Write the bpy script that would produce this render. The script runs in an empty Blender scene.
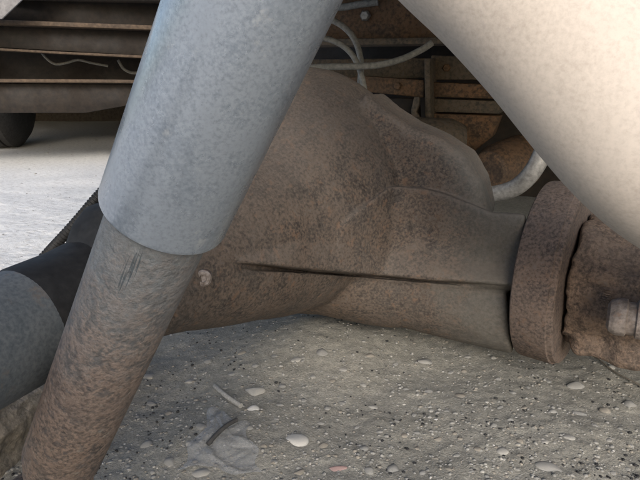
import bpy, bmesh, math, random
import numpy as np
from mathutils import Vector, Matrix

# ------------------------------------------------------------------ camera
R = math.radians
sc = bpy.context.scene
H = 0.272                     # camera height above the ground, metres
YAW, PITCH, FPX = R(22.8), R(16.0), 560.0
cam_d = bpy.data.cameras.new('camera')
cam_d.lens = FPX / 640 * 36.0
cam_d.sensor_width = 36.0
cam_d.clip_start = 0.01
cam_d.clip_end = 500
cam = bpy.data.objects.new('camera', cam_d)
sc.collection.objects.link(cam)
cam.location = (0, 0, H)
cam.rotation_euler = (math.pi / 2 - PITCH, 0, YAW)
sc.camera = cam

# ------------------------------------------------------------------ light
SUN_EL = R(27.0)
SUN_HEAD = YAW + R(4.0)       # the way the light travels, left of +Y
sd = bpy.data.lights.new('sun', 'SUN')
sd.energy = 1.3
sd.angle = R(24)
sd.color = (1.0, 0.99, 0.975)
sun = bpy.data.objects.new('sun', sd)
sc.collection.objects.link(sun)
trav = Vector((-math.sin(SUN_HEAD) * math.cos(SUN_EL), math.cos(SUN_HEAD) * math.cos(SUN_EL), -math.sin(SUN_EL)))
sun.rotation_euler = trav.to_track_quat('-Z', 'Y').to_euler()
sun.location = (1, -2, 3)
w = bpy.data.worlds.new('World')
sc.world = w
w.use_nodes = True
nt = w.node_tree
bg = nt.nodes['Background']
sky = nt.nodes.new('ShaderNodeTexSky')
sky.sky_type = 'NISHITA'
sky.sun_disc = False
sky.sun_elevation = SUN_EL
sky.sun_rotation = math.atan2(-trav.x, -trav.y)
sky.air_density = 1.0
sky.dust_density = 2.5
nt.links.new(sky.outputs[0], bg.inputs[0])
bg.inputs[1].default_value = 0.12
sc.view_settings.view_transform = 'Standard'
sc.view_settings.look = 'None'
sc.view_settings.gamma = 1.0
sc.view_settings.exposure = 1.12

# ------------------------------------------------------------------ helpers
rng = np.random.default_rng(7)
random.seed(7)
COL = sc.collection
RV = Vector((math.cos(YAW), math.sin(YAW), 0))
FH = Vector((-math.sin(YAW), math.cos(YAW), 0))
FV = FH * math.cos(PITCH) - Vector((0, 0, math.sin(PITCH)))
UV = FH * math.sin(PITCH) + Vector((0, 0, math.cos(PITCH)))
CAM = Vector((0, 0, H))
def ray(px, py):
    return FV + RV * ((px - 320) / FPX) - UV * ((py - 240) / FPX)
def at(px, py, d):             # a point at depth d
    return CAM + ray(px, py) * d
def at_y(px, py, Y):
    r = ray(px, py); return CAM + r * (Y / r.y)
def on_ground(px, py, z=0.0):
    r = ray(px, py); return CAM + r * ((z - H) / r.z)

def tag(o, label, cat, group=None):
    o['label'] = label; o['category'] = cat
    if group: o['group'] = group
    return o
def empty(name, loc, label, cat, group=None):
    o = bpy.data.objects.new(name, None)
    o.empty_display_size = 0.05
    COL.objects.link(o); o.location = loc
    return tag(o, label, cat, group)
def root_of(o):
    v = Vector((0, 0, 0))
    while o is not None:
        v = v + o.location; o = o.parent
    return v
def link_mesh(name, me, mat, parent=None, smooth=True, flat_angle=None):
    o = bpy.data.objects.new(name, me)
    COL.objects.link(o)
    if mat is not None: me.materials.append(mat)
    if smooth:
        me.polygons.foreach_set('use_smooth', [True] * len(me.polygons))
        if flat_angle: me.set_sharp_from_angle(angle=R(flat_angle))
    if parent is not None:
        o.parent = parent
        o.matrix_parent_inverse = Matrix.Translation(-root_of(parent))
    return o
def from_arrays(name, V, F, mat, parent=None, smooth=True, flat_angle=None):
    me = bpy.data.meshes.new(name)
    me.from_pydata([tuple(v) for v in V], [], [tuple(f) for f in F])
    me.update()
    return link_mesh(name, me, mat, parent, smooth, flat_angle)
def fast_mesh(name, V, F):
    """numpy verts (n,3), faces (m,k) all with k corners"""
    me = bpy.data.meshes.new(name)
    V = np.ascontiguousarray(V, dtype=np.float32); F = np.ascontiguousarray(F, dtype=np.int32)
    m, k = F.shape
    me.vertices.add(len(V)); me.vertices.foreach_set('co', V.ravel())
    me.loops.add(m * k); me.loops.foreach_set('vertex_index', F.ravel())
    me.polygons.add(m)
    me.polygons.foreach_set('loop_start', np.arange(0, m * k, k, dtype=np.int32))
    me.polygons.foreach_set('loop_total', np.full(m, k, dtype=np.int32))
    me.update(calc_edges=True); me.validate()
    return me

def frame(d):
    d = Vector(d).normalized()
    a = Vector((0, 0, 1)) if abs(d.z) < 0.9 else Vector((1, 0, 0))
    u = d.cross(a).normalized()
    return d, u, d.cross(u).normalized()
def lathe(name, base, axis, prof, mat, parent=None, n=64, flat_angle=30, wob=0.0):
    """prof: list of (distance along axis, radius); radius 0 closes"""
    d, u, v = frame(axis)
    V, F, rings = [], [], []
    for t, r in prof:
        if r <= 1e-6:
            rings.append([len(V)]); V.append(base + d * t)
        else:
            ids = []
            for i in range(n):
                a = 2 * math.pi * i / n
                rr = r * (1 + wob * math.sin(3 * a + t * 70) + wob * 0.6 * math.sin(7 * a + 1 + t * 190))
                ids.append(len(V)); V.append(base + d * t + (u * math.cos(a) + v * math.sin(a)) * rr)
            rings.append(ids)
    for A, B in zip(rings, rings[1:]):
        if len(A) == 1 and len(B) == 1: continue
        for i in range(n):
            j = (i + 1) % n
            if len(A) == 1: F.append((A[0], B[j], B[i]))
            elif len(B) == 1: F.append((A[i], A[j], B[0]))
            else: F.append((A[i], A[j], B[j], B[i]))
    return from_arrays(name, V, F, mat, parent, True, flat_angle)
def catmull(P, per=10):
    P = [Vector(p) for p in P]
    Q = [P[0] * 2 - P[1]] + P + [P[-1] * 2 - P[-2]]
    out = []
    for i in range(1, len(Q) - 2):
        a, b, c, d = Q[i - 1:i + 3]
        for k in range(per):
            t = k / per
            out.append(0.5 * ((2 * b) + (c - a) * t + (2 * a - 5 * b + 4 * c - d) * t * t + (3 * b - a - 3 * c + d) * t ** 3))
    out.append(P[-1])
    return out
def sweep(name, P, r, mat, parent=None, n=20, per=10, rfun=None):
    C = catmull(P, per)
    V, F = [], []
    d0, u, v = frame(C[1] - C[0])
    for i, c in enumerate(C):
        t = (C[min(i + 1, len(C) - 1)] - C[max(i - 1, 0)]).normalized()
        u = (u - t * u.dot(t)).normalized(); v = t.cross(u)
        rr = rfun(i / (len(C) - 1)) if rfun else r
        for k in range(n):
            a = 2 * math.pi * k / n
            V.append(c + (u * math.cos(a) + v * math.sin(a)) * rr)
    m = len(C)
    for i in range(m - 1):
        for k in range(n):
            j = (k + 1) % n
            F.append((i * n + k, i * n + j, (i + 1) * n + j, (i + 1) * n + k))
    F.append(tuple(range(n - 1, -1, -1))); F.append(tuple((m - 1) * n + k for k in range(n)))
    return from_arrays(name, V, F, mat, parent, True, 50)
def prism(name, poly, ext, mat, parent=None, bevel=0.002):
    """poly: list of world points (planar), extruded by vector ext, edges bevelled"""
    bm = bmesh.new()
    a = [bm.verts.new(p) for p in poly]; b = [bm.verts.new(Vector(p) + ext) for p in poly]
    n = len(a)
    bm.faces.new(a); bm.faces.new(b[::-1])
    for i in range(n):
        bm.faces.new((a[i], b[i], b[(i + 1) % n], a[(i + 1) % n]))
    bmesh.ops.recalc_face_normals(bm, faces=bm.faces)
    if bevel: bmesh.ops.bevel(bm, geom=bm.edges[:], offset=bevel, segments=2, profile=0.5, affect='EDGES')
    me = bpy.data.meshes.new(name); bm.to_mesh(me); bm.free()
    return link_mesh(name, me, mat, parent, True, 40)
def box(name, o, ex, ey, ez, mat, parent=None, bevel=0.002):
    o, ex, ey, ez = map(Vector, (o, ex, ey, ez))
    return prism(name, [o, o + ex, o + ex + ey, o + ey], ez, mat, parent, bevel)

# ---- value noise in numpy
def hash3(ix, iy, iz, seed):
    n = (ix.astype(np.int64) * 73856093) ^ (iy.astype(np.int64) * 19349663) ^ (iz.astype(np.int64) * 83492791) ^ (seed * 2654435761)
    n = (n ^ (n >> 13)) * 1274126177
    n = n ^ (n >> 16)
    return (n & 0xffff).astype(np.float32) / 65535.0
def vnoise(x, y, z=None, seed=1):
    if z is None: z = np.zeros_like(x)
    ix, iy, iz = np.floor(x), np.floor(y), np.floor(z)
    fx, fy, fz = x - ix, y - iy, z - iz
    fx, fy, fz = [f * f * (3 - 2 * f) for f in (fx, fy, fz)]
    ix, iy, iz = ix.astype(np.int64), iy.astype(np.int64), iz.astype(np.int64)
    r = 0
    for a in (0, 1):
        for b in (0, 1):
            for c in (0, 1):
                r = r + hash3(ix + a, iy + b, iz + c, seed) * (fx if a else 1 - fx) * (fy if b else 1 - fy) * (fz if c else 1 - fz)
    return r - 0.5
def fbm(x, y, z=None, s=1.0, octv=4, seed=1):
    t, amp = 0, 1.0
    for k in range(octv):
        t = t + amp * vnoise(x * s, y * s, None if z is None else z * s, seed + k)
        s *= 2.03; amp *= 0.5
    return t

# ---- signed distance shapes -> mesh (naive surface nets)
def sdf_mesh(name, fun, lo, hi, h, mat, parent=None, warp=None):
    lo, hi = np.array(lo, dtype=np.float32), np.array(hi, dtype=np.float32)
    N = np.ceil((hi - lo) / h).astype(int) + 1
    ax = [lo[i] + h * np.arange(N[i], dtype=np.float32) for i in range(3)]
    X, Y, Z = np.meshgrid(*ax, indexing='ij')
    if warp: Z = (Z + warp(X, Y)).astype(np.float32)
    f = fun(X, Y, Z)
    s = f < 0
    cnt = np.zeros(tuple(N - 1), np.int8)
    for a in (0, 1):
        for b in (0, 1):
            for c in (0, 1):
                cnt += s[a:N[0] - 1 + a, b:N[1] - 1 + b, c:N[2] - 1 + c]
    act = (cnt > 0) & (cnt < 8)
    I = np.argwhere(act)
    idx = np.full(act.shape, -1, np.int64); idx[act] = np.arange(len(I))
    P = np.zeros((len(I), 3)); n = np.zeros(len(I))
    g = lambda o: f[I[:, 0] + o[0], I[:, 1] + o[1], I[:, 2] + o[2]]
    for axis in range(3):
        for p in (0, 1):
            for q in (0, 1):
                o = [0, 0, 0]; o[(axis + 1) % 3] = p; o[(axis + 2) % 3] = q
                e = list(o); e[axis] = 1
                fa, fb = g(o), g(e)
                m = (fa < 0) != (fb < 0)
                t = np.where(m, fa / np.where(m, fa - fb, 1), 0)
                pt = np.array(o, float)[None, :] + 0 * P
                pt[:, axis] = t
                P[m] += pt[m]; n[m] += 1
    P = (P / n[:, None] + I) * h + lo
    if warp: P[:, 2] += warp(P[:, 0], P[:, 1])
    Fs = []
    for axis in range(3):
        b, c = (axis + 1) % 3, (axis + 2) % 3
        sl0 = [slice(None)] * 3; sl1 = [slice(None)] * 3
        sl0[axis] = slice(0, -1); sl1[axis] = slice(1, None)
        for q in (b, c):
            sl0[q] = slice(1, -1); sl1[q] = slice(1, -1)
        s0, s1 = s[tuple(sl0)], s[tuple(sl1)]
        for sign in (0, 1):
            E = np.argwhere((s0 & ~s1) if sign else (~s0 & s1))
            if not len(E): continue
            E[:, b] += 1; E[:, c] += 1
            def cell(db, dc):
                K = E.copy(); K[:, b] -= db; K[:, c] -= dc
                return idx[K[:, 0], K[:, 1], K[:, 2]]
            q = [cell(1, 1), cell(0, 1), cell(0, 0), cell(1, 0)]
            if not sign: q = q[::-1]
            Fs.append(np.stack(q, 1))
    me = fast_mesh(name, P, np.concatenate(Fs))
    return link_mesh(name, me, mat, parent, True)
def roughen(d, X, Y, Z, layers):
    m = np.abs(d) < 0.012
    x, y, z = (q[m].astype(np.float64) for q in (X, Y, Z))
    d = d.copy()
    for amp, s, o, seed in layers: d[m] += amp * fbm(x, y, z, s, o, seed)
    return d
def smin(a, b, k):
    hh = np.clip(0.5 + 0.5 * (b - a) / k, 0, 1)
    return b + (a - b) * hh - k * hh * (1 - hh)
def smax(a, b, k): return -smin(-a, -b, k)
def sd_box(X, Y, Z, c, b, r=0.0):
    qx, qy, qz = np.abs(X - c[0]) - b[0] + r, np.abs(Y - c[1]) - b[1] + r, np.abs(Z - c[2]) - b[2] + r
    out = np.sqrt(np.maximum(qx, 0) ** 2 + np.maximum(qy, 0) ** 2 + np.maximum(qz, 0) ** 2)
    return out + np.minimum(np.maximum(qx, np.maximum(qy, qz)), 0) - r
def sd_poly(X, Z, pts):
    d = None; inside = np.zeros(X.shape, bool)
    n = len(pts)
    for i in range(n):
        (ax, az), (bx, bz) = pts[i], pts[(i + 1) % n]
        ex, ez = bx - ax, bz - az
        wx, wz = X - ax, Z - az
        t = np.clip((wx * ex + wz * ez) / (ex * ex + ez * ez), 0, 1)
        dd = (wx - ex * t) ** 2 + (wz - ez * t) ** 2
        d = dd if d is None else np.minimum(d, dd)
        c = ((az > Z) != (bz > Z)) & (X < ax + (Z - az) * ex / (ez if abs(ez) > 1e-12 else 1e-12))
        inside ^= c
    d = np.sqrt(d)
    return np.where(inside, -d, d)

# ------------------------------------------------------------------ materials
def new_mat(name):
    m = bpy.data.materials.new(name); m.use_nodes = True
    t = m.node_tree
    return m, t, t.nodes['Principled BSDF']
def noise(t, co, scale, detail=6, rough=0.6, stretch=None):
    if stretch:
        mp = t.nodes.new('ShaderNodeMapping'); mp.inputs['Scale'].default_value = stretch
        t.links.new(co, mp.inputs[0]); co = mp.outputs[0]
    n = t.nodes.new('ShaderNodeTexNoise')
    n.inputs['Scale'].default_value = scale; n.inputs['Detail'].default_value = detail; n.inputs['Roughness'].default_value = rough
    t.links.new(co, n.inputs['Vector'])
    return n.outputs['Fac']
def ramp(t, fac, stops):
    r = t.nodes.new('ShaderNodeValToRGB')
    while len(r.color_ramp.elements) < len(stops): r.color_ramp.elements.new(0.5)
    for e, (p, c) in zip(r.color_ramp.elements, stops):
        e.position = p; e.color = (*c, 1) if len(c) == 3 else c
    t.links.new(fac, r.inputs[0]); return r.outputs[0]
def mix(t, fac, a, b, mode='MIX'):
    n = t.nodes.new('ShaderNodeMix'); n.data_type = 'RGBA'; n.blend_type = mode
    for s, v in ((n.inputs['Factor'], fac), (n.inputs['A'], a), (n.inputs['B'], b)):
        if isinstance(v, (int, float)): s.default_value = v
        elif isinstance(v, tuple): s.default_value = (*v, 1)
        else: t.links.new(v, s)
    return n.outputs['Result']
def math_(t, op, a, b):
    n = t.nodes.new('ShaderNodeMath'); n.operation = op
    for s, v in zip(n.inputs, (a, b)):
        if isinstance(v, (int, float)): s.default_value = v
        else: t.links.new(v, s)
    return n.outputs[0]
def bump(t, bsdf, hts, strength=0.5, dist=0.002):
    b = t.nodes.new('ShaderNodeBump'); b.inputs['Strength'].default_value = strength; b.inputs['Distance'].default_value = dist
    t.links.new(hts, b.inputs['Height']); t.links.new(b.outputs[0], bsdf.inputs['Normal'])
def mottled(name, cols, scale=60, fine=420, rough=(0.6, 0.9), spots=None, bstr=0.5, bdist=0.0015, metallic=0.0, lo=0.3, hi=0.7, stretch=None, spot_lvl=0.66, speck=0.6, streak=None, spec=0.25):
    """cols: 3-4 colours blended by noise at two scales, with small light spots"""
    m, t, b = new_mat(name)
    co = t.nodes.new('ShaderNodeTexCoord').outputs['Object']
    n1 = noise(t, co, scale, 8, 0.62, stretch); n2 = noise(t, co, fine, 6, 0.65); n3 = noise(t, co, scale * 0.22, 4, 0.6)
    mixf = math_(t, 'ADD', math_(t, 'MULTIPLY', n1, 0.5), math_(t, 'MULTIPLY', n2, 0.5))
    st = [(lo + (hi - lo) * i / (len(cols) - 1), c) for i, c in enumerate(cols)]
    c = ramp(t, mixf, st)
    c = mix(t, ramp(t, n3, [(0.35, (0, 0, 0)), (0.7, (0.75, 0.75, 0.75))]), c, cols[-1], 'MIX') if len(cols) > 2 else c
    c2 = ramp(t, n2, [(0.34, (0.60, 0.58, 0.57)), (0.5, (0.98, 0.98, 0.98)), (0.66, (1.36, 1.34, 1.32))])
    c = mix(t, speck, c, c2, 'MULTIPLY')
    if streak:
        ns = noise(t, co, scale * 2.2, 6, 0.7)
        c = mix(t, ramp(t, ns, [(0.38, (0.6, 0.6, 0.6)), (0.46, (0, 0, 0))]), c, streak)
    if spots:
        v = noise(t, co, scale * 2.1, 5, 0.65)
        c = mix(t, ramp(t, v, [(spot_lvl, (0, 0, 0)), (spot_lvl + 0.10, (0.55, 0.55, 0.55))]), c, spots)
    t.links.new(c, b.inputs['Base Color'])
    rr = ramp(t, n1, [(0.3, (rough[0],) * 3), (0.7, (rough[1],) * 3)])
    t.links.new(rr, b.inputs['Roughness'])
    b.inputs['Metallic'].default_value = metallic
    b.inputs['Specular IOR Level'].default_value = spec
    hb = math_(t, 'ADD', math_(t, 'MULTIPLY', n2, 0.45), math_(t, 'MULTIPLY', n1, 1.5))
    bump(t, b, hb, bstr, bdist)
    return m

M_cast = mottled('rusty cast iron', [(0.036, 0.030, 0.026), (0.063, 0.052, 0.044), (0.098, 0.073, 0.056), (0.076, 0.066, 0.058)], 60, 430, (0.7, 0.95), (0.15, 0.094, 0.062), 0.6, 0.0016, lo=0.38, hi=0.62, speck=0.85, spot_lvl=0.57)
def add_film(m, x0, x1, col, axis=0, wig=0.10, nsc=22, amount=0.8):
    t = m.node_tree; b = t.nodes['Principled BSDF']
    src = b.inputs['Base Color'].links[0].from_socket
    co = t.nodes.new('ShaderNodeTexCoord').outputs['Object']
    sep = t.nodes.new('ShaderNodeSeparateXYZ'); t.links.new(co, sep.inputs[0])
    e = math_(t, 'ADD', sep.outputs[axis], math_(t, 'MULTIPLY', noise(t, co, nsc, 5, 0.6), wig))
    mr = t.nodes.new('ShaderNodeMapRange')
    t.links.new(e, mr.inputs[0]); mr.inputs[1].default_value = x0; mr.inputs[2].default_value = x1
    mr.inputs[3].default_value = 0.0; mr.inputs[4].default_value = amount
    sp = ramp(t, noise(t, co, 300, 5, 0.7), [(0.35, tuple(0.8 * q for q in col)), (0.65, tuple(1.2 * q for q in col))])
    t.links.new(mix(t, mr.outputs[0], src, sp), b.inputs['Base Color'])
def add_dust(m, col, amount):            # settled dust on upward faces
    t = m.node_tree; b = t.nodes['Principled BSDF']
    src = b.inputs['Base Color'].links[0].from_socket
    co = t.nodes.new('ShaderNodeTexCoord').outputs['Object']
    g = t.nodes.new('ShaderNodeNewGeometry')
    sep = t.nodes.new('ShaderNodeSeparateXYZ'); t.links.new(g.outputs['True Normal'], sep.inputs[0])
    e = math_(t, 'ADD', sep.outputs[2], math_(t, 'MULTIPLY', noise(t, co, 60, 6, 0.65), 0.6))
    f = ramp(t, e, [(0.55, (0, 0, 0)), (0.95, (amount,) * 3)])
    t.links.new(mix(t, f, src, col), b.inputs['Base Color'])
M_snout = mottled('dusty grey iron', [(0.10, 0.085, 0.075), (0.155, 0.14, 0.12), (0.185, 0.17, 0.145), (0.16, 0.14, 0.12)], 22, 240, (0.8, 0.95), None, 0.35, 0.001)
M_flange = mottled('rusty pinion flange', [(0.05, 0.039, 0.034), (0.086, 0.067, 0.058), (0.128, 0.093, 0.074), (0.10, 0.082, 0.072)], 70, 430, (0.75, 0.95), (0.165, 0.108, 0.077), 0.5, 0.0012, lo=0.38, hi=0.62, speck=0.8, spot_lvl=0.58)
M_yoke = mottled('scaly rust', [(0.05, 0.038, 0.032), (0.10, 0.075, 0.06), (0.17, 0.12, 0.088), (0.12, 0.096, 0.08)], 80, 380, (0.75, 0.95), (0.24, 0.19, 0.145), 0.9, 0.003, lo=0.36, hi=0.64)
M_cap = mottled('worn steel cap', [(0.08, 0.064, 0.055), (0.15, 0.122, 0.104), (0.23, 0.205, 0.19)], 70, 300, (0.4, 0.7), (0.19, 0.12, 0.08), 0.7, 0.002, 0.15, lo=0.38, hi=0.62, spot_lvl=0.55)
M_dust = mottled('dusty blue grey tube', [(0.185, 0.218, 0.258), (0.22, 0.252, 0.29), (0.26, 0.29, 0.326), (0.235, 0.266, 0.305)], 60, 800, (0.2, 0.38), (0.45, 0.46, 0.46), 0.12, 0.0004, 0.35, lo=0.36, hi=0.64, spot_lvl=0.62, speck=0.35, spec=0.9)
M_body = mottled('dirty shock body', [(0.068, 0.06, 0.056), (0.13, 0.106, 0.092), (0.215, 0.158, 0.125), (0.165, 0.13, 0.11)], 85, 480, (0.5, 0.9), (0.27, 0.24, 0.205), 0.9, 0.002, lo=0.40, hi=0.60, streak=(0.075, 0.074, 0.076), speck=0.75, spot_lvl=0.60)
M_tube = mottled('grey axle tube paint', [(0.055, 0.065, 0.072), (0.078, 0.089, 0.097), (0.108, 0.114, 0.116), (0.088, 0.099, 0.106)], 36, 500, (0.4, 0.75), (0.14, 0.108, 0.084), 0.3, 0.001, speck=0.45, spot_lvl=0.60)
M_pipe = mottled('pale dusty pipe', [(0.40, 0.352, 0.308), (0.44, 0.392, 0.345), (0.465, 0.416, 0.368), (0.44, 0.392, 0.345)], 30, 420, (0.7, 0.9), (0.29, 0.255, 0.25), 0.15, 0.0008, lo=0.34, hi=0.66, spot_lvl=0.645, speck=0.18)
M_rail = mottled('oily brown frame steel', [(0.036, 0.026, 0.019), (0.075, 0.05, 0.033), (0.15, 0.086, 0.046), (0.085, 0.061, 0.044)], 22, 160, (0.6, 0.9), (0.13, 0.105, 0.08), 0.4, 0.002, lo=0.36, hi=0.64)
M_plate = mottled('grey brown dusty plate', [(0.045, 0.041, 0.036), (0.078, 0.066, 0.053), (0.11, 0.082, 0.056), (0.08, 0.073, 0.064)], 20, 160, (0.7, 0.95), None, 0.4, 0.002, lo=0.36, hi=0.64)
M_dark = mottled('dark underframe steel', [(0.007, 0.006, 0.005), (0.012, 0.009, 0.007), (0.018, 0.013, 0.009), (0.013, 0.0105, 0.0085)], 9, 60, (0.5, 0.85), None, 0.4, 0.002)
M_edge = mottled('dusty brown flange edge', [(0.04, 0.028, 0.018), (0.06, 0.043, 0.03), (0.085, 0.06, 0.04)], 14, 90, (0.7, 0.95), None, 0.4, 0.002)
M_hose = mottled('grey rubber hose', [(0.13, 0.135, 0.135), (0.18, 0.185, 0.18), (0.22, 0.22, 0.21)], 24, 200, (0.55, 0.8), None, 0.2, 0.0006)
M_black = mottled('black plastic', [(0.006, 0.006, 0.006), (0.011, 0.011, 0.011), (0.018, 0.0175, 0.017)], 40, 200, (0.5, 0.8), None, 0.2, 0.0006)
M_rubber = mottled('tyre rubber', [(0.03, 0.03, 0.032), (0.04, 0.04, 0.041), (0.055, 0.054, 0.053)], 20, 120, (0.7, 0.95), None, 0.3, 0.002)
M_steel = mottled('dull bright steel', [(0.18, 0.178, 0.17), (0.25, 0.245, 0.235), (0.30, 0.295, 0.285)], 60, 200, (0.35, 0.55), (0.12, 0.10, 0.085), 0.3, 0.0005, 0.3)
M_panel = mottled('pale grey panel', [(0.14, 0.135, 0.135), (0.17, 0.165, 0.165), (0.2, 0.195, 0.195)], 10, 80, (0.5, 0.8), None, 0.1, 0.001)
M_shade = mottled('dark added shade panels', [(0.03, 0.027, 0.025), (0.05, 0.045, 0.04), (0.07, 0.06, 0.05)], 8, 60, (0.7, 0.95), None, 0.3, 0.002)
M_wood = mottled('weathered dry wood', [(0.05, 0.044, 0.038), (0.11, 0.098, 0.083), (0.19, 0.17, 0.142)], 60, 300, (0.8, 0.95), None, 0.7, 0.003)
STONES = [mottled('stone ' + n, c, 90, 420, (0.75, 0.95), None, 0.3, 0.0008) for n, c in (
    ('grey', [(0.15, 0.147, 0.137), (0.21, 0.206, 0.193), (0.25, 0.246, 0.232)]),
    ('pale', [(0.21, 0.203, 0.187), (0.27, 0.262, 0.242), (0.31, 0.302, 0.28)]),
    ('brown', [(0.14, 0.127, 0.107), (0.20, 0.183, 0.156), (0.25, 0.23, 0.198)]),
    ('white', [(0.33, 0.322, 0.305), (0.40, 0.392, 0.37), (0.44, 0.432, 0.41)]),
    ('black', [(0.012, 0.012, 0.014), (0.022, 0.022, 0.024), (0.04, 0.04, 0.04)]),
    ('pink', [(0.28, 0.18, 0.165), (0.34, 0.23, 0.21), (0.38, 0.27, 0.25)]))]

def ground_mat():
    m, t, b = new_mat('gravelly dust ground')
    co = t.nodes.new('ShaderNodeTexCoord').outputs['Object']
    n1 = noise(t, co, 9, 6, 0.6); n2 = noise(t, co, 130, 6, 0.7); n3 = noise(t, co, 520, 4, 0.7)
    c = ramp(t, n1, [(0.3, (0.225, 0.215, 0.188)), (0.55, (0.268, 0.257, 0.228)), (0.75, (0.295, 0.287, 0.26))])
    c = mix(t, 0.8, c, ramp(t, n2, [(0.3, (0.7, 0.7, 0.7)), (0.7, (1.25, 1.25, 1.22))]), 'MULTIPLY')
    c = mix(t, 0.6, c, ramp(t, n3, [(0.3, (0.65, 0.65, 0.65)), (0.7, (1.3, 1.3, 1.3))]), 'MULTIPLY')
    # open yard beyond the vehicle: daylight painted in as paler ground, ragged edge
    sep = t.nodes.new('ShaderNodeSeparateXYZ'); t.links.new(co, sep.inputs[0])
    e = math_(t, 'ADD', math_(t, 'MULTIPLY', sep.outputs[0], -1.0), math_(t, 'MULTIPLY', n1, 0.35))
    e2 = math_(t, 'ADD', math_(t, 'MULTIPLY', sep.outputs[1], -1.0), math_(t, 'ADD', math_(t, 'MULTIPLY', n1, 0.3), 0.45))  # ground behind the camera paled too, added as bounce fill
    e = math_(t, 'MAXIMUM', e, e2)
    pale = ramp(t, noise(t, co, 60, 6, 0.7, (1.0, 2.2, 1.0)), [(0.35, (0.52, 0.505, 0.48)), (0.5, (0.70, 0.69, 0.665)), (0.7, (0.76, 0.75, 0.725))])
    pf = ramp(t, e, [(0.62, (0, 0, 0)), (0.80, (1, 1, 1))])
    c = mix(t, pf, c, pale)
    t.links.new(c, b.inputs['Base Color'])
    b.inputs['Roughness'].default_value = 0.95
    b.inputs['Specular IOR Level'].default_value = 0.15
    bump(t, b, math_(t, 'ADD', n2, math_(t, 'MULTIPLY', n3, 0.8)), 0.7, 0.0018)
    return m
M_ground = ground_mat()

# ------------------------------------------------------------------ ground
def ground_h(x, y):
    x = np.asarray(x, dtype=np.float64); y = np.asarray(y, dtype=np.float64)
    z = 0.007 * fbm(x, y, None, 7.0, 3, 11) + 0.0018 * fbm(x, y, None, 38.0, 4, 21)
    r = np.hypot(x, y)
    z = z * np.clip(6 / (r + 3), 0.1, 1)
    for (mx, my, mh, ms) in MOUNDS:
        z = z + mh * np.exp(-((x - mx) ** 2 + (y - my) ** 2) / (2 * ms * ms))
    return z
MOUNDS = []
p = on_ground(318, 345); MOUNDS.append((p.x, p.y, 0.018, 0.05))
p = on_ground(225, 440); MOUNDS.append((p.x, p.y, 0.010, 0.035))
def axis_pts(lo, hi, fine, far):
    a = list(np.arange(lo, hi, fine))
    st, v = fine, hi
    while v < far:
        a.append(v); st *= 1.13; v += st
    st, v = fine * 1.13, lo - fine * 1.13
    pre = []
    while v > -far:
        pre.append(v); st *= 1.13; v -= st
    return np.array(pre[::-1] + a)
xs = axis_pts(-0.95, 0.42, 0.0026, 80); ys = axis_pts(0.12, 0.95, 0.0026, 80)
GX, GY = np.meshgrid(xs, ys, indexing='ij')
GZ = ground_h(GX, GY)
GZ = GZ + 0.0011 * fbm(GX, GY, None, 160.0, 2, 31) * np.clip(1.2 - np.hypot(GX, GY) * 0.4, 0, 1)
nx, ny = len(xs), len(ys)
ii = np.arange(nx * ny).reshape(nx, ny)
gf = np.stack([ii[:-1, :-1], ii[1:, :-1], ii[1:, 1:], ii[:-1, 1:]], -1).reshape(-1, 4)
ground = link_mesh('ground', fast_mesh('ground', np.stack([GX, GY, GZ], -1).reshape(-1, 3), gf), M_ground)
ground['kind'] = 'structure'
def gz(x, y):
    i = min(max(int(np.searchsorted(xs, x)) - 1, 0), nx - 2); j = min(max(int(np.searchsorted(ys, y)) - 1, 0), ny - 2)
    u = (x - xs[i]) / (xs[i + 1] - xs[i]); v = (y - ys[j]) / (ys[j + 1] - ys[j])
    return float((GZ[i, j] * (1 - u) + GZ[i + 1, j] * u) * (1 - v) + (GZ[i, j + 1] * (1 - u) + GZ[i + 1, j + 1] * u) * v)

# ------------------------------------------------------------------ stones
def rock_template(seed, sub=1, flat=0.65):
    bm = bmesh.new(); bmesh.ops.create_icosphere(bm, subdivisions=sub, radius=1.0)
    r = np.random.default_rng(seed)
    V = np.array([v.co for v in bm.verts]); F = np.array([[v.index for v in f.verts] for f in bm.faces])
    bm.free()
    for _ in range(8):                               # cut some sides off
        d = r.normal(size=3); d /= np.linalg.norm(d); k = r.uniform(0.5, 0.85)
        s = V @ d; V = V - np.outer(np.maximum(s - k, 0), d) * 0.85
    V = V * (1 + 0.18 * fbm(V[:, 0] + seed * 3.1, V[:, 1], V[:, 2], 1.3, 2, seed))[:, None]
    E = np.concatenate([F[:, [0, 1]], F[:, [1, 2]], F[:, [2, 0]]])
    for _ in range(2 if len(V) > 40 else 0):         # soften the worst points
        acc = np.zeros_like(V); n = np.zeros(len(V))
        np.add.at(acc, E[:, 0], V[E[:, 1]]); np.add.at(n, E[:, 0], 1)
        V = 0.4 * V + 0.6 * acc / n[:, None]
    return V * np.array([1.0, r.uniform(0.6, 0.95), flat]), F
tmpl = [rock_template(s, 1) for s in range(8)]
def in_view(x, y, m=0.05):
    v = Vector((x, y, 0)) - CAM
    d = v.dot(FV)
    return d > 0.05 and abs(v.dot(RV) / d) < 320 / FPX + m and abs(v.dot(UV) / d) < 240 / FPX + m
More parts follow.
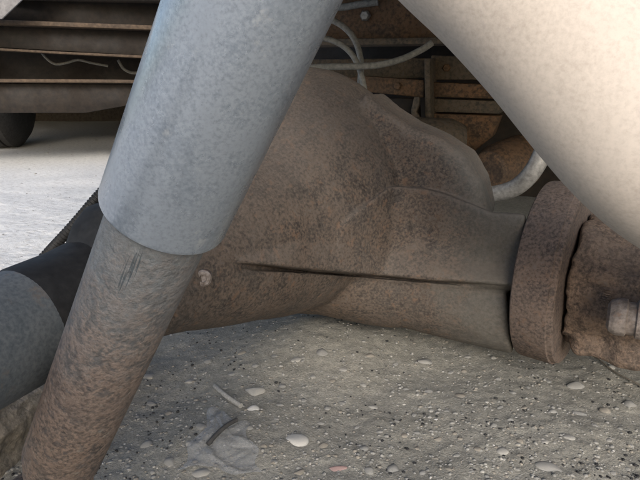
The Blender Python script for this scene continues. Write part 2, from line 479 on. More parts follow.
def scatter(name, n, size, mats, label, cat, seed, near=False, sink=(-0.55, 0.0)):
    r = np.random.default_rng(seed)
    Vs, Fs, Ms, off = [], [], [], 0
    done = 0
    while done < n:
        px, py = r.uniform(-30, 670), r.uniform(100 if not near else 300, 500) if r.random() < 0.5 else r.uniform(300, 500)
        g = on_ground(px, py)
        if near == 2 and vnoise(np.array([px / 40.0]), np.array([py / 30.0]), None, 5)[0] < 0.02: continue
        if not near and g.length > 3.2: continue
        x, y = g.x, g.y
        s = size[0] * (size[1] / size[0]) ** (r.random() ** 2.2)
        if not near: s *= max(1.0, min(g.length * 0.9, 2.2))
        V, F = tmpl[r.integers(8)]
        a = r.uniform(0, 6.28); ca, sa = math.cos(a), math.sin(a)
        W = V * s
        W = np.stack([W[:, 0] * ca - W[:, 1] * sa, W[:, 0] * sa + W[:, 1] * ca, W[:, 2]], 1)
        W += np.array([x, y, gz(x, y) + s * r.uniform(*sink)])
        Vs.append(W); Fs.append(F + off); off += len(W)
        Ms.append(np.full(len(F), r.choice(len(mats), p=[m[1] for m in mats])))
        done += 1
    me = fast_mesh(name, np.concatenate(Vs), np.concatenate(Fs))
    for m, _ in mats: me.materials.append(m)
    me.polygons.foreach_set('material_index', np.concatenate(Ms).astype(np.int32))
    o = link_mesh(name, me, None)
    o['kind'] = 'stuff'
    return tag(o, label, cat)
scatter('gravel', 22000, (0.0005, 0.0029), [(STONES[0], 0.58), (STONES[1], 0.15), (STONES[2], 0.26), (STONES[3], 0.01)],
        'fine grey gravel strewn over the dusty ground', 'gravel', 3)
scatter('grit', 520, (0.0010, 0.0021), [(STONES[4], 1.0)], 'scattered black grit on the dusty ground', 'grit', 4, near=2, sink=(0.1, 0.4))

rock_meshes = {}
def rock_obj(name, px, py, lenpx, ratio, ang, mi, label, group=None, seed=0, flat=0.6, cat='stone'):
    """a stone lenpx long in the photograph, lying on the ground under that pixel"""
    key = (seed % 10, mi, round(flat, 1))
    if key not in rock_meshes:
        V, F = rock_template(100 + seed % 10, 3, flat)
        me = fast_mesh(name, V, F); me.materials.append(STONES[mi])
        me.polygons.foreach_set('use_smooth', [True] * len(me.polygons))
        rock_meshes[key] = me
    g = on_ground(px, py)
    for _ in range(4): g = on_ground(px, py, gz(g.x, g.y))
    s = lenpx / 2 * (g - CAM).dot(FV) / FPX
    o = bpy.data.objects.new(name, rock_meshes[key]); COL.objects.link(o)
    o.location = (g.x, g.y, gz(g.x, g.y) + -s * ratio * 0.14)
    o.rotation_euler = (0, 0, YAW + R(ang)); o.scale = (s, s * ratio * 1.25, s * max(ratio, 0.6))
    return tag(o, label, cat, group)
rock_obj('stone', 295, 439, 30, 0.75, -15, 3, 'largest whitish stone lying alone on the grey dust', seed=1)
rock_obj('stone', 253, 408, 18, 0.7, 20, 3, 'smooth white oval pebble at the end of the thin stick', seed=2)
rock_obj('stone', 254, 391, 25, 0.8, 10, 1, 'round buff pebble just behind the white oval one', seed=3)
rock_obj('stone', 149, 376, 18, 0.75, 0, 1, 'pale grey oval pebble beside the rusty shock body', seed=4)
rock_obj('stone', 201, 472, 24, 0.6, 15, 1, 'flat pale pebble beside the clear plastic scrap', seed=5)
rock_obj('stone', 552, 468, 36, 0.5, -30, 1, 'long flat buff stone embedded in the dust', seed=6, flat=0.4)
rock_obj('stone', 338, 469, 26, 0.45, 5, 5, 'flat pink stone chip on the grey dust', seed=7, flat=0.4)
rock_obj('stone', 424, 361, 20, 0.7, 0, 0, 'rounded grey stone lying just below the pinion snout', seed=8)
rock_obj('stone', 576, 385, 24, 0.8, 0, 0, 'dull grey stone half buried below the pinion flange', seed=9)
rs = np.random.default_rng(12)
placed = []
k = 0
while k < 110:
    px, py = rs.uniform(110, 636), rs.uniform(352, 474)
    if px < 330 - (py - 330) * 1.1 - 110: continue
    L = 8.5 * (2.3 ** (rs.random() ** 2))
    if any((px - a) ** 2 + (py - b) ** 2 < (0.75 * (L + c)) ** 2 for a, b, c in placed): continue
    if any((px - a) ** 2 + (py - b) ** 2 < 26 ** 2 for a, b in ((295, 439), (253, 400), (149, 376), (201, 472), (552, 468), (338, 469), (424, 361), (576, 385), (225, 440))): continue
    placed.append((px, py, L))
    mi = int(rs.choice([0, 1, 2], p=[0.55, 0.18, 0.27]))
    lab = ('small dull grey pebble lying among the gravel', 'small pale buff pebble lying among the gravel', 'small brownish pebble lying among the gravel')[mi]
    rock_obj('pebble', px, py, L, rs.uniform(0.6, 0.95), rs.uniform(-40, 40), mi, lab, ('grey', 'buff', 'brownish')[mi] + ' pebbles on the ground', seed=int(rs.integers(10)), cat='pebble')
    k += 1

# ------------------------------------------------------------------ rear axle with differential
FLC = at(559, 272, 0.50)               # centre of the pinion flange
AXZ = FLC.z                            # height of the pinion shaft
C = at(303, 205, 0.585)                # centre of the ring gear bowl
print('C', C, 'flange', FLC)
axle = empty('drive_axle', (C.x, C.y, 0), 'rusty brown cast axle housing with round differential bulge and grey tube', 'axle')
Cx, Cy, Cz = C
pz = AXZ - Cz                          # pinion shaft below the bowl centre
ps = FLC.y - Cy                        # and a little to the side
SN_END = FLC.x - Cx - 0.031
def rel(px, py, dy=0.0):
    q = at_y(px, py, Cy + dy); return (q.x - Cx, q.z - Cz)
web_poly = [rel(*q) for q in ((375, 98), (392, 112), (415, 127), (445, 140), (468, 156), (482, 180), (488, 208), (480, 240), (360, 240), (330, 190))]
def housing_body(X, Y, Z):
    x, y, z = X - Cx, Y - Cy, Z - Cz
    rz = np.where(z > 0, 0.138, 0.088); 
    kk = np.sqrt((x / 0.121) ** 2 + (y / 0.126) ** 2 + (z / rz) ** 2)
    gg = np.sqrt((x / 0.121 ** 2) ** 2 + (y / 0.126 ** 2) ** 2 + (z / rz ** 2) ** 2) + 1e-6
    bowl = kk * (kk - 1) / gg
    rad = np.sqrt(x * x + z * z)
    cr = np.interp(y, [-0.27, -0.23, -0.18, -0.10, 0.0, 0.12, 0.25], [0.034, 0.044, 0.061, 0.084, 0.092, 0.08, 0.05])
    cone = np.maximum((rad - cr) * 0.9, np.maximum(-(y + 0.262), y - 0.24))
    pzz = pz - np.interp(x, [0.03, 0.10, SN_END], [-0.002, 0.010, 0.020]).astype(np.float32)
    rs_ = np.sqrt((y - ps) ** 2 + (z - pzz) ** 2)
    sr = np.interp(x, [-0.05, 0.07, 0.12, SN_END], [0.085, 0.070, 0.0615, 0.0605])
    sn = smax((rs_ - sr) * 0.95, x - SN_END, 0.004)
    sn = np.maximum(sn, -x - 0.02)
    web = smax(sd_poly(x, z, web_poly) - 0.004, np.abs(y - ps * 0.5) - 0.034, 0.013)
    d = smin(bowl, cone, 0.035)
    d = smin(d, sn, 0.003)
    d = smin(d, web, 0.0035)
    if BOSS:
        bx, bz, by = BOSS
        near = np.interp(x, bx, by).astype(np.float32)
        boss = smax(smax(sd_poly(x, z + np.maximum(y - near, 0) * 0.34, bz) - 0.002, (near - y) * 0.95, 0.006), np.maximum(y - ps, x - SN_END), 0.004)
        d = smin(d, boss, 0.004)
    return d
BOSS = None
def march(px, py):                     # where a sight line meets the bare body
    r = ray(px, py); t = 0.30
    for _ in range(80):
        q = CAM + r * t
        d = float(housing_body(np.array([[[q.x]]]), np.array([[[q.y]]]), np.array([[[q.z]]]))[0, 0, 0])
        t += d * 0.7
        if abs(d) < 2e-4: break
    q = CAM + r * t
    return q.x - Cx, q.z - Cz, q.y - Cy
bs = sorted((lambda m: (m[0], m[2]))(march(a, b)) for a, b in ((342, 236), (366, 222), (395, 222), (420, 228), (445, 236), (475, 245), (510, 254)))
print('boss', bs)
yb_ = min(q[1] for q in bs)
bpx = [(388, 187), (415, 188), (445, 195), (470, 205), (492, 214), (540, 216), (532, 291), (430, 282), (336, 274), (331, 240), (356, 214)]
def on_near(a, b):                     # boss outline, on a plane that follows the near face
    xx = -0.02
    for _ in range(6):
        q = at_y(a, b, Cy + float(np.interp(xx, [k[0] for k in bs], [k[1] for k in bs])) - 0.006); xx = q.x - Cx
    return q.x - Cx, q.z - Cz
BOSS_ = [on_near(a, b) for a, b in bpx]
BOSS = ([k[0] for k in bs], BOSS_, [k[1] - q for k, q in zip(bs, (0.003, 0.005, 0.007, 0.008, 0.008, 0.007, 0.006))])
LED = sorted(march(a, 264.5 + (a - 240) * 0.081) for a in range(236, 512, 12))
x_step = march(312, 250)[0]
LX, LZ = [q[0] for q in LED], [q[1] for q in LED]
xl_b = LX[0]
LPL = np.linalg.lstsq(np.array([[1, q[0], q[2]] for q in LED]), np.array(LZ), rcond=None)[0]
print('plane', LPL)
def ledge_z(x, y): return (LPL[0] + LPL[1] * x + LPL[2] * y)
print('ledge', LX[0], LX[-1], LZ[0], LZ[-1])
def housing(X, Y, Z):
    d0 = housing_body(X, Y, Z)
    x, y, z = X - Cx, Y - Cy, Z - Cz
    # ledge (casting flange) along the near side, with a groove right below it
    up = (z - ledge_z(x, y)).astype(np.float32)
    prot = np.interp(x, [xl_b, x_step - 0.004, x_step, x_step + 0.02, SN_END], [0.002, 0.008, 0.008, 0.009, 0.004])
    led = smax(d0 - prot + np.maximum(up, 0) * 0.34, -up, 0.003)
    led = np.maximum(led, np.maximum(up - 0.04, np.maximum(y, np.maximum(x - SN_END, xl_b - x))))
    d = np.minimum(d0 + np.clip((-up - 0.0004) * 2.2, 0, 0.010) * np.clip(1 + up / 0.055, 0.0, 1) * np.clip((x - xl_b) / 0.05, 0, 1) * (y < 0.05), led)
    gr = np.maximum(np.abs(up + 0.0015) - 0.0014, np.maximum(np.maximum(-(d0 + 0.018 * np.clip((SN_END - 0.012 - x) / 0.06, 0, 1)), y), np.maximum(x - SN_END + 0.012, xl_b - x)))
    d = smax(d, -gr, 0.002)
    return roughen(d, X, Y, Z, ((0.0014, 22.0, 2, 41), (0.0005, 150.0, 2, 47)))
add_film(M_cast, Cx + 0.20, Cx + 0.235, (0.088, 0.084, 0.075))
add_dust(M_cast, (0.155, 0.132, 0.11), 0.28)
sdf_mesh('carrier_housing', housing, (Cx - 0.16, Cy - 0.28, Cz - 0.12), (Cx + SN_END + 0.012, Cy + 0.15, Cz + 0.24), 0.0020, M_cast, axle, lambda X, Y: ledge_z(X - Cx, Y - Cy))
AXD = Vector((0, 1, 0))
pq = march(203, 278); pq = Vector((Cx + pq[0], Cy + pq[2], Cz + pq[1])); pn = (CAM - pq).normalized() + Vector((-0.1, 0, -0.25))
lathe('filler_plug', pq, pn, [(-0.006, 0), (-0.006, 0.0055), (0.0012, 0.0055), (0.002, 0.0045), (0.002, 0.0025), (0.0008, 0.0022), (0.0008, 0)], M_cap, axle, 24)
lathe('axle_tube', Vector((Cx, -0.10, Cz + 0.006)), AXD, [(0, 0), (0, 0.0300), (Cy - 0.255 + 0.10, 0.0300), (Cy - 0.2 + 0.1, 0.03), (Cy - 0.2 + 0.1, 0)], M_tube, axle, 72, 30, 0.002)
XA = Vector((math.cos(R(13)), -math.sin(R(13)), 0))
fr = 0.080
flange = lathe('pinion_flange', FLC, XA, [(-0.019, 0), (-0.019, 0.06), (-0.0188, fr - 0.003), (-0.0175, fr - 0.0008), (-0.015, fr), (0.0105, fr + 0.001), (0.0112, fr - 0.0006), (0.0145, fr - 0.0012), (0.0155, fr - 0.003), (0.0155, 0.0)], M_flange, axle, 128, 25, 0.0012)
pin_n = Vector((0.03, -1, 0.12)).normalized()
lathe('locating_pin', at(553, 271, 0.4305), pin_n, [(-0.004, 0), (-0.004, 0.004), (0.0004, 0.004), (0.001, 0.003), (0.001, 0)], M_flange, axle, 20)
lathe('shaft_seal', FLC, XA, [(-0.032, 0), (-0.032, 0.045), (-0.022, 0.045), (-0.022, 0)], M_black, axle, 48)

# ------------------------------------------------------------------ drive shaft with universal joint
shaft = empty('drive_shaft', (FLC.x + 0.07, FLC.y, 0), 'scaly rusty universal joint yoke bolted to the pinion flange', 'drive shaft')
fx, fy, fz = FLC
def yoke(X, Y, Z):
    dx, dy, z = X - fx, Y - fy, Z - fz
    x, y = dx * XA.x + dy * XA.y, -dx * XA.y + dy * XA.x
    hub = smax(np.sqrt(y * y + z * z) - np.interp(x, [0.015, 0.032, 0.06], [0.056, 0.052, 0.042]), np.maximum(0.018 - x, x - 0.062), 0.006)
    e1 = sd_box(x, y, z, (0.075, -0.036, -0.004), (0.045, 0.014, 0.026), 0.010)
    e2 = sd_box(x, y, z, (0.075, 0.036, 0.0), (0.045, 0.013, 0.026), 0.010)
    t1 = np.sqrt((x - 0.085) ** 2 + (y) ** 2 + (z - 0.01) ** 2) - 0.030
    foot = sd_box(x, y, z, (0.055, -0.02, -0.044), (0.03, 0.028, 0.010), 0.007)
    d = smin(smin(hub, e1, 0.016), smin(e2, t1, 0.012), 0.016)
    d = smin(d, foot, 0.014)
    return roughen(d, X, Y, Z, ((0.005, 60.0, 5, 61),))
sdf_mesh('flange_yoke', yoke, (fx + 0.0, fy - 0.095, fz - 0.085), (fx + 0.14, fy + 0.08, fz + 0.085), 0.0018, M_yoke, shaft)
capb = at(607, 315, 0.405)
cap = lathe('bearing_cap', capb, Vector((1, -0.12, 0.03)), [(0, 0), (0, 0.008), (0.002, 0.0115), (0.006, 0.0135), (0.012, 0.0135), (0.013, 0.0118), (0.018, 0.0118), (0.019, 0.0138), (0.05, 0.0142), (0.052, 0.0155), (0.07, 0.0155), (0.07, 0)], M_cap, shaft, 40, 30, 0.01)
bb = at(604, 303, 0.425)
lathe('bolt', bb, Vector((0.1, 0, 1)), [(0, 0)] + [q for i in range(7) for q in ((i * 0.0018, 0.0026), (i * 0.0018 + 0.0009, 0.0036))] + [(0.013, 0)], M_yoke, shaft, 16)
lathe('propeller_tube', FLC + XA * 0.10, XA, [(0, 0), (0, 0.03), (0.02, 0.038), (0.9, 0.038), (0.9, 0)], M_yoke, shaft, 40)

# ------------------------------------------------------------------ shock absorber
S0, S1, S2 = at(252, 0, 0.164), at(166, 216, 0.209), at(57, 470, 0.294)
sdv = (S2 - S0).normalized()
tj = (at(169, 209, 0.207) - S0).dot(sdv)
shock = empty('shock_absorber', S2 + sdv * 0.04, 'leaning shock absorber with blue grey dust tube over a rusty body', 'shock absorber')
ra, rb = 0.0236, 0.0193
lathe('dust_tube', S0 - sdv * 0.26, sdv, [(0, 0), (0.0, ra - 0.004), (0.003, ra), (0.26 + tj - 0.0015, ra), (0.26 + tj, ra - 0.0004), (0.26 + tj, ra - 0.0018), (0.20 + tj, ra - 0.0020), (0.18 + tj, 0)], M_dust, shock, 96, 30, 0.0008)
tl = (S2 - S0).dot(sdv)
zj = (S0 + sdv * tj).z
add_film(M_body, zj - 0.045, zj + 0.025, (0.14, 0.152, 0.158), 2, 0.07, 70, 0.85)
def scratches(m, P, ax, half_len, half_wid, col):
    t = m.node_tree; b = t.nodes['Principled BSDF']
    src = b.inputs['Base Color'].links[0].from_socket
    co = t.nodes.new('ShaderNodeTexCoord').outputs['Object']
    sub = t.nodes.new('ShaderNodeVectorMath'); sub.operation = 'SUBTRACT'; t.links.new(co, sub.inputs[0]); sub.inputs[1].default_value = P
    tg = ax.cross(P - CAM).normalized()
    def dot(v):
        n = t.nodes.new('ShaderNodeVectorMath'); n.operation = 'DOT_PRODUCT'; t.links.new(sub.outputs[0], n.inputs[0]); n.inputs[1].default_value = v
        return n.outputs['Value']
    a, c = dot(ax), dot(tg)
    cx = t.nodes.new('ShaderNodeCombineXYZ'); t.links.new(math_(t, 'MULTIPLY', c, 1500), cx.inputs[0]); t.links.new(math_(t, 'MULTIPLY', a, 60), cx.inputs[1])
    nz = noise(t, cx.outputs[0], 1.0, 2, 0.5)
    wn = math_(t, 'ADD', math_(t, 'POWER', math_(t, 'ABSOLUTE', math_(t, 'DIVIDE', a, half_len), 0), 2), math_(t, 'POWER', math_(t, 'ABSOLUTE', math_(t, 'DIVIDE', c, half_wid), 0), 2))
    mk = math_(t, 'SUBTRACT', nz, math_(t, 'MULTIPLY', wn, 0.14))
    t.links.new(mix(t, ramp(t, mk, [(0.46, (0, 0, 0)), (0.53, (0.7, 0.7, 0.7))]), src, col), b.inputs['Base Color'])
sp_ = at(131, 266, 0.20)
scratches(M_body, sp_, sdv, 0.011, 0.0035, (0.035, 0.05, 0.06))
lathe('shock_body', S0 + sdv * (tj - 0.05), sdv, [(0, 0), (0, rb), (tl - tj + 0.035, rb), (tl - tj + 0.05, rb - 0.003), (tl - tj + 0.06, 0.012), (tl - tj + 0.06, 0)], M_body, shock, 80, 30, 0.0015)
lathe('mounting_eye', S0 + sdv * (tl + 0.02) - Vector((0.0, 0.018, 0)), AXD, [(0, 0), (0, 0.014), (0.002, 0.016), (0.034, 0.016), (0.036, 0.014), (0.036, 0)], M_yoke, shock, 32)

# ------------------------------------------------------------------ pale bent pipe
PD = 0.255
pipe_px = [(330, -250, PD - 0.01), (400, -135, PD), (458, -72, PD), (508, -24, PD), (560, 33, PD), (615, 101, PD), (655, 145, PD), (700, 182, PD + 0.005), (790, 235, PD + 0.02), (900, 285, PD + 0.03)]
pr = 88 * PD / FPX * 0.985
pipe = sweep('bent_pipe', [at(*q) for q in pipe_px], pr, M_pipe, None, 64, 12)
tag(pipe, 'thick pale beige bent pipe crossing above the pinion flange', 'pipe')

# ------------------------------------------------------------------ hoses, conduit
tag(sweep('hose', [at(285, 70, .80), at(322, 67, .80), at(352, 66.5, .80), at(378, 65, .80), at(402, 59, .80), at(421, 50, .80), at(432, 43, .80)], 0.0046, M_hose, None, 16), 'grey hose running level behind the bulge, bare metal tip at its end', 'hose')
tag(sweep('hose', [at(285, 50, .84), at(305, 41, .84), at(322, 38, .84), at(340, 44, .84), at(353, 56, .84), at(361, 74, .84), at(366, 100, .84), at(368, 130, .84)], 0.0043, M_hose, None, 16), 'grey hose in a tight inner arch behind the level hose', 'hose')
tag(sweep('hose', [at(290, 20, .88), at(318, 17, .88), at(336, 22, .88), at(350, 33, .88), at(358, 48, .88), at(361, 66, .88), at(359, 90, .88), at(352, 120, .88)], 0.0048, M_hose, None, 16), 'grey hose in a wider outer arch below the bolted rail', 'hose')
tag(sweep('brake_pipe', [at(455, 190, .72), at(478, 195, .72), at(500, 193, .70), at(518, 186, .68), at(532, 172, .66), at(543, 152, .65), at(560, 110, .64)], 0.0105, M_steel, None, 20), 'bright metal brake pipe curving up between the housing and pale pipe', 'brake pipe')
# corrugated conduit
def rib(t): return 0.0052 * (1.0 + 0.16 * math.sin(t * 2 * math.pi * 46))
tag(sweep('corrugated_conduit', [at(20, 282, .62), at(45, 256, .62), at(60, 240, .61), at(78, 220, .60), at(95, 200, .59), at(112, 180, .585), at(140, 140, .58)], 0.005, M_black, None, 14, 60, rib), 'black corrugated cable conduit rising behind the shock absorber', 'conduit')
# black band painted in as the shock's shadow, with a dark bracket lug
lathe('shock_shadow_band', Vector((Cx, Cy - 0.341, Cz + 0.006)), AXD, [(0, 0.0299), (0.004, 0.0309), (0.03, 0.0318), (0.065, 0.036), (0.075, 0.036), (0.081, 0.030)], M_black, axle, 64, 30, 0.0)
prism('bracket_lug', [Vector((Cx - 0.012, Cy + a, Cz + b)) for a, b in ((-0.315, 0.028), (-0.300, 0.036), (-0.292, 0.048), (-0.280, 0.056), (-0.262, 0.056), (-0.25, 0.03))], Vector((0.026, 0, 0)), M_black, axle, 0.004)

# ------------------------------------------------------------------ vehicle frame behind the axle
rail = empty('chassis_rail', at_y(420, 60, 1.0) * 1.0, 'rusty brown chassis rail with bolted flange above the differential bulge', 'chassis rail')
YR = 1.02
def ypoly(name, pts, Y, thick, mat, parent, bevel=0.003):
    return prism(name, [at_y(a, b, Y) for a, b in pts], Vector((0, thick, 0)), mat, parent, bevel)
ypoly('rail_web', [(240, -60), (700, -60), (700, 36), (240, 44)], YR, 0.02, M_rail, rail)
ypoly('lower_flange', [(240, 40), (700, 33), (700, 40), (240, 47)], YR - 0.05, 0.06, M_plate, rail)
bolt_c = at_y(366, 16, YR)
lathe('bolt_head', bolt_c - Vector((0, 0.010, 0)), AXD, [(0, 0), (0, 0.007), (0.003, 0.0095), (0.012, 0.0095), (0.012, 0)], M_steel, rail, 6, 20)
sweep('pipe_clip', [at_y(330, 8, YR - 0.02), at_y(345, 7, YR - 0.02), at_y(362, 4, YR - 0.02), at_y(378, 2, YR - 0.015)], 0.006, M_hose, rail, 14)
back = empty('gearbox_support', at_y(440, 110, 1.15), 'stepped brown support casting in the gloom beyond the differential bulge', 'support')
ypoly('upper_plate', [(240, 60), (426, 58), (426, 78), (240, 84)], 1.14, 0.05, M_plate, back)
ypoly('cross_beam', [(240, 84), (366, 76), (424, 80), (424, 98), (366, 92), (240, 96)], 1.10, 0.05, M_rail, back)
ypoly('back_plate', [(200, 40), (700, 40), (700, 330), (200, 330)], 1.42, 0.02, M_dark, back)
ypoly('side_plate', [(431, 55), (500, 58), (500, 80), (431, 80)], 1.13, 0.05, M_plate, back)
ypoly('post', [(424, 58), (430, 58), (431, 134), (425, 134)], 1.08, 0.06, M_plate, back)
ypoly('plank', [(431, 82), (500, 85), (500, 99), (431, 97)], 1.11, 0.06, M_rail, back)
ypoly('plank', [(431, 98.5), (500, 101), (500, 114), (431, 112)], 1.115, 0.06, M_plate, back)
ypoly('plank', [(431, 113.5), (500, 116), (492, 137), (464, 160), (431, 152)], 1.11, 0.06, M_rail, back)
lathe('casing_end', at_y(488, 172, 1.02), Vector((0.5, 1, 0.1)), [(0, 0), (0, 0.03), (0.004, 0.036), (0.03, 0.045), (0.1, 0.05), (0.1, 0)], M_rail, back, 40)
lathe('cylinder_end', at_y(395, 140, 1.02), (at_y(462, 144, 1.06) - at_y(395, 140, 1.02)), [(0, 0), (0, 0.042), (0.10, 0.045), (0.112, 0.040), (0.125, 0.034), (0.13, 0)], M_plate, back, 40)
ypoly('dark_box', [(386, 98), (414, 98), (416, 122), (386, 124)], 1.06, 0.05, M_dark, back)
ypoly('hose_bracket', [(414, 97), (419, 97), (419, 104), (416, 112), (420, 118), (412, 119), (411, 110)], 1.045, 0.01, M_plate, back, 0.001)
lathe('bolt_head', at_y(447, 68, 1.13) - Vector((0, 0.008, 0)), AXD, [(0, 0), (0, 0.006), (0.002, 0.0075), (0.01, 0.0075), (0.01, 0)], M_rail, back, 6, 20)
lathe('bolt_head', at_y(398, 86, 1.10) - Vector((0, 0.008, 0)), AXD, [(0, 0), (0, 0.006), (0.002, 0.0075), (0.01, 0.0075), (0.01, 0)], M_rail, back, 6, 20)

# ------------------------------------------------------------------ unseen vehicle floor and edge beam, placed to shade the frame behind
fl = empty('unseen_vehicle_floor', (0.6, 0.9, 0.50), 'unseen dark steel floor of the vehicle spanning above the axle', 'vehicle floor')
box('shade_floor_plate', (-0.62, 0.42, 0.50), (2.6, 0, 0), (0, 1.35, 0), (0, 0, 0.02), M_shade, fl)
box('shade_sill', (-0.62, 0.37, 0.395), (2.6, 0, 0), (0, 0.05, 0), (0, 0, 0.34), M_shade, fl, 0.006)

# ------------------------------------------------------------------ parked vehicle beyond, on its tyre
def at_dist(px, py, D):                   # point on the vertical plane D metres ahead, facing the camera's heading turned by ANG
    r = ray(px, py); n = NB
    return CAM + r * (D / r.dot(n))
ANG = R(14)
NB = (FH * math.cos(ANG) - RV * math.sin(ANG))
tr = empty('parked_underframe', on_ground(60, 140), 'dark brown steel underframe of a vehicle parked beyond, low over the ground', 'vehicle')
def beam(name, pts, D, thick, mat, bev=0.003):
    return prism(name, [at_dist(a, b, D) for a, b in pts], NB * thick, mat, tr, bev)
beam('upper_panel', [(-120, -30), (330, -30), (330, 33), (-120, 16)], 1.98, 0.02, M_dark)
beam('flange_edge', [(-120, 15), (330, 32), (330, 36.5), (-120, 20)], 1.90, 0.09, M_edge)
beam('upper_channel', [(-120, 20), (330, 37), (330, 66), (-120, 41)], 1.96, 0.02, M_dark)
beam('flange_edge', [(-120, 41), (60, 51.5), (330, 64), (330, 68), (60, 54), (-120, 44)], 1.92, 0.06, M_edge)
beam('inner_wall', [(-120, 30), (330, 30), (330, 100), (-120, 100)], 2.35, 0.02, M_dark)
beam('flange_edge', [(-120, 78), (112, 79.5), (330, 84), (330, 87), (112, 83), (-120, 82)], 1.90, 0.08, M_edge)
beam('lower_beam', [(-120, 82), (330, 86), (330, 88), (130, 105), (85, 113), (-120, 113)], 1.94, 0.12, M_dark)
beam('corner_panel', [(-120, -40), (50, -40), (22, 0), (2, 19), (-120, 20)], 1.80, 0.01, M_panel)
sweep('cable', [at_dist(40, 50, 2.1), at_dist(46, 58, 2.1), at_dist(55, 64, 2.1), at_dist(66, 63, 2.1), at_dist(78, 60, 2.1), at_dist(92, 63, 2.1), at_dist(108, 66, 2.1)], 0.004, M_hose, tr, 10)
sweep('cable', [at_dist(118, 60, 2.1), at_dist(124, 69, 2.1), at_dist(134, 73, 2.1), at_dist(145, 70, 2.1)], 0.005, M_hose, tr, 10)
# added shade blockers over and around that vehicle, to darken its underside
dk = [CAM + FH * a + RV * b for a, b in ((1.72, -2.0), (1.85, 0.30), (4.2, 0.6), (4.2, -3.4))]
prism('shade_deck', [Vector((q.x, q.y, 0.485 + 0.035 * max(0, (q - CAM).dot(FH) - 1.4))) for q in dk], Vector((0, 0, 0.05)), M_shade, tr, 0.004)
def shade_panel(a0, b0, a1, b1, z0, name):
    q = [CAM + FH * a + RV * b for a, b in ((a0, b0), (a1, b1))]
    prism(name, [Vector((q[0].x, q[0].y, z0)), Vector((q[1].x, q[1].y, z0)), Vector((q[1].x, q[1].y, 0.56)), Vector((q[0].x, q[0].y, 0.56))], (FH + RV * 0.5) * 0.015, M_shade, tr, 0.003)
shade_panel(3.9, -3.2, 3.9, 0.58, -0.02, 'far_shade_panel')
shade_panel(2.4, -2.3, 3.88, -3.15, 0.04, 'side_shade_panel')
shade_panel(2.2, 0.40, 3.88, 0.56, 0.04, 'side_shade_panel')
# wheel
wp = on_ground(4, 147)
wd = (RV * 0.97 + FH * 0.22).normalized()
wheel = lathe('tyre', Vector((wp.x, wp.y, 0.31)) - wd * 0.10, wd, [(0, 0.17), (0.0, 0.24), (0.008, 0.275), (0.03, 0.302), (0.04, 0.31), (0.06, 0.31), (0.062, 0.302), (0.068, 0.302), (0.07, 0.31), (0.095, 0.311), (0.097, 0.303), (0.103, 0.303), (0.105, 0.311), (0.13, 0.31), (0.132, 0.302), (0.138, 0.302), (0.14, 0.31), (0.16, 0.31), (0.17, 0.302), (0.192, 0.275), (0.2, 0.24), (0.2, 0.17), (0, 0.17)], M_rubber, tr, 72, 30)
lathe('rim', Vector((wp.x, wp.y, 0.31)) - wd * 0.085, wd, [(0, 0), (0, 0.12), (0.02, 0.172), (0.15, 0.172), (0.17, 0.12), (0.17, 0)], M_dark, wheel, 48)

# ------------------------------------------------------------------ litter on the ground
def gpt(px, py, dz=0.0):
    g = on_ground(px, py)
    for _ in range(4): g = on_ground(px, py, gz(g.x, g.y))
    return Vector((g.x, g.y, gz(g.x, g.y) + dz))
tag(sweep('stick', [gpt(215, 389, .003), gpt(224, 398, .004), gpt(232, 403, .003), gpt(241, 409, .003)], 0.0022, STONES[1], None, 10, 6), 'short pale stick lying beside the white oval pebble', 'stick')
tag(sweep('twig', [gpt(584, 352, .002), gpt(598, 362, .003), gpt(615, 374, .002), gpt(632, 384, .003), gpt(650, 393, .002)], 0.0008, M_wood, None, 8, 6), 'thin dark twig on the dust under the universal joint', 'twig')

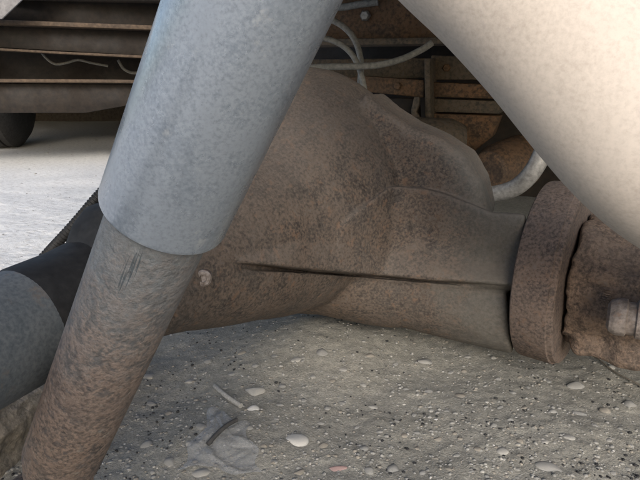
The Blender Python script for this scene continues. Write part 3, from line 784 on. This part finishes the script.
tag(sweep('stick', [gpt(208, 449, .004), gpt(217, 440, .005), gpt(227, 431, .005), gpt(237, 424, .004)], 0.0017, M_rubber, None, 10, 6), 'dark grey stick lying across the clear plastic scrap', 'stick')
m_pl, t_pl, b_pl = new_mat('clear crumpled plastic')
b_pl.inputs['Base Color'].default_value = (0.36, 0.37, 0.38, 1); b_pl.inputs['Roughness'].default_value = 0.22; b_pl.inputs['Alpha'].default_value = 0.24
NU, NV = 44, 30
V, F = [], []
for i in range(NU):
    for j in range(NV):
        u, v = i / (NU - 1), j / (NV - 1)
        A, B, Cc, D = (178, 470), (212, 410), (246, 428), (262, 478)
        px = (A[0] * (1 - u) + B[0] * u) * (1 - v) + (D[0] * (1 - u) + Cc[0] * u) * v + 4 * math.sin(11 * u + 3 * v)
        py = (A[1] * (1 - u) + B[1] * u) * (1 - v) + (D[1] * (1 - u) + Cc[1] * u) * v + 3 * math.sin(9 * v + 2)
        g = gpt(px, py)
        n = float(fbm(np.array([u * 5.0]), np.array([v * 5.0]), None, 1.0, 3, 77)[0])
        V.append(g + Vector((0, 0, 0.002 + 0.004 * abs(n) + 0.0005 * math.sin(20 * u + 9 * v)))); 
for i in range(NU - 1):
    for j in range(NV - 1):
        F.append((i * NV + j, (i + 1) * NV + j, (i + 1) * NV + j + 1, i * NV + j + 1))
pl = from_arrays('plastic_scrap', V, F, m_pl, None, True)
md = pl.modifiers.new('thick', 'SOLIDIFY'); md.thickness = 0.0003
tag(pl, 'crumpled scrap of clear bluish plastic lying on the gravel', 'plastic scrap')
# weathered timber offcut under the axle tube
tb = gpt(8, 425)
def timber(X, Y, Z):
    x, y, z = X - tb.x, Y - tb.y, Z - tb.z
    d = sd_box(x, y, z, (0, 0, 0.018), (0.05, 0.09, 0.028), 0.008)
    m = np.abs(d) < 0.015
    d = d.copy()
    d[m] += 0.010 * fbm((x[m] + 0.25 * y[m]).astype(np.float64), (y[m] * 0.12).astype(np.float64), z[m].astype(np.float64), 70.0, 3, 91) + 0.003 * fbm(x[m].astype(np.float64), y[m].astype(np.float64), z[m].astype(np.float64), 160.0, 2, 95)
    return d
tim = sdf_mesh('timber_offcut', timber, tuple(tb - Vector((0.07, 0.11, 0.025))), tuple(tb + Vector((0.07, 0.11, 0.06))), 0.0016, M_wood)
tag(tim, 'weathered splintery timber offcut on the ground below the grey axle tube', 'timber')
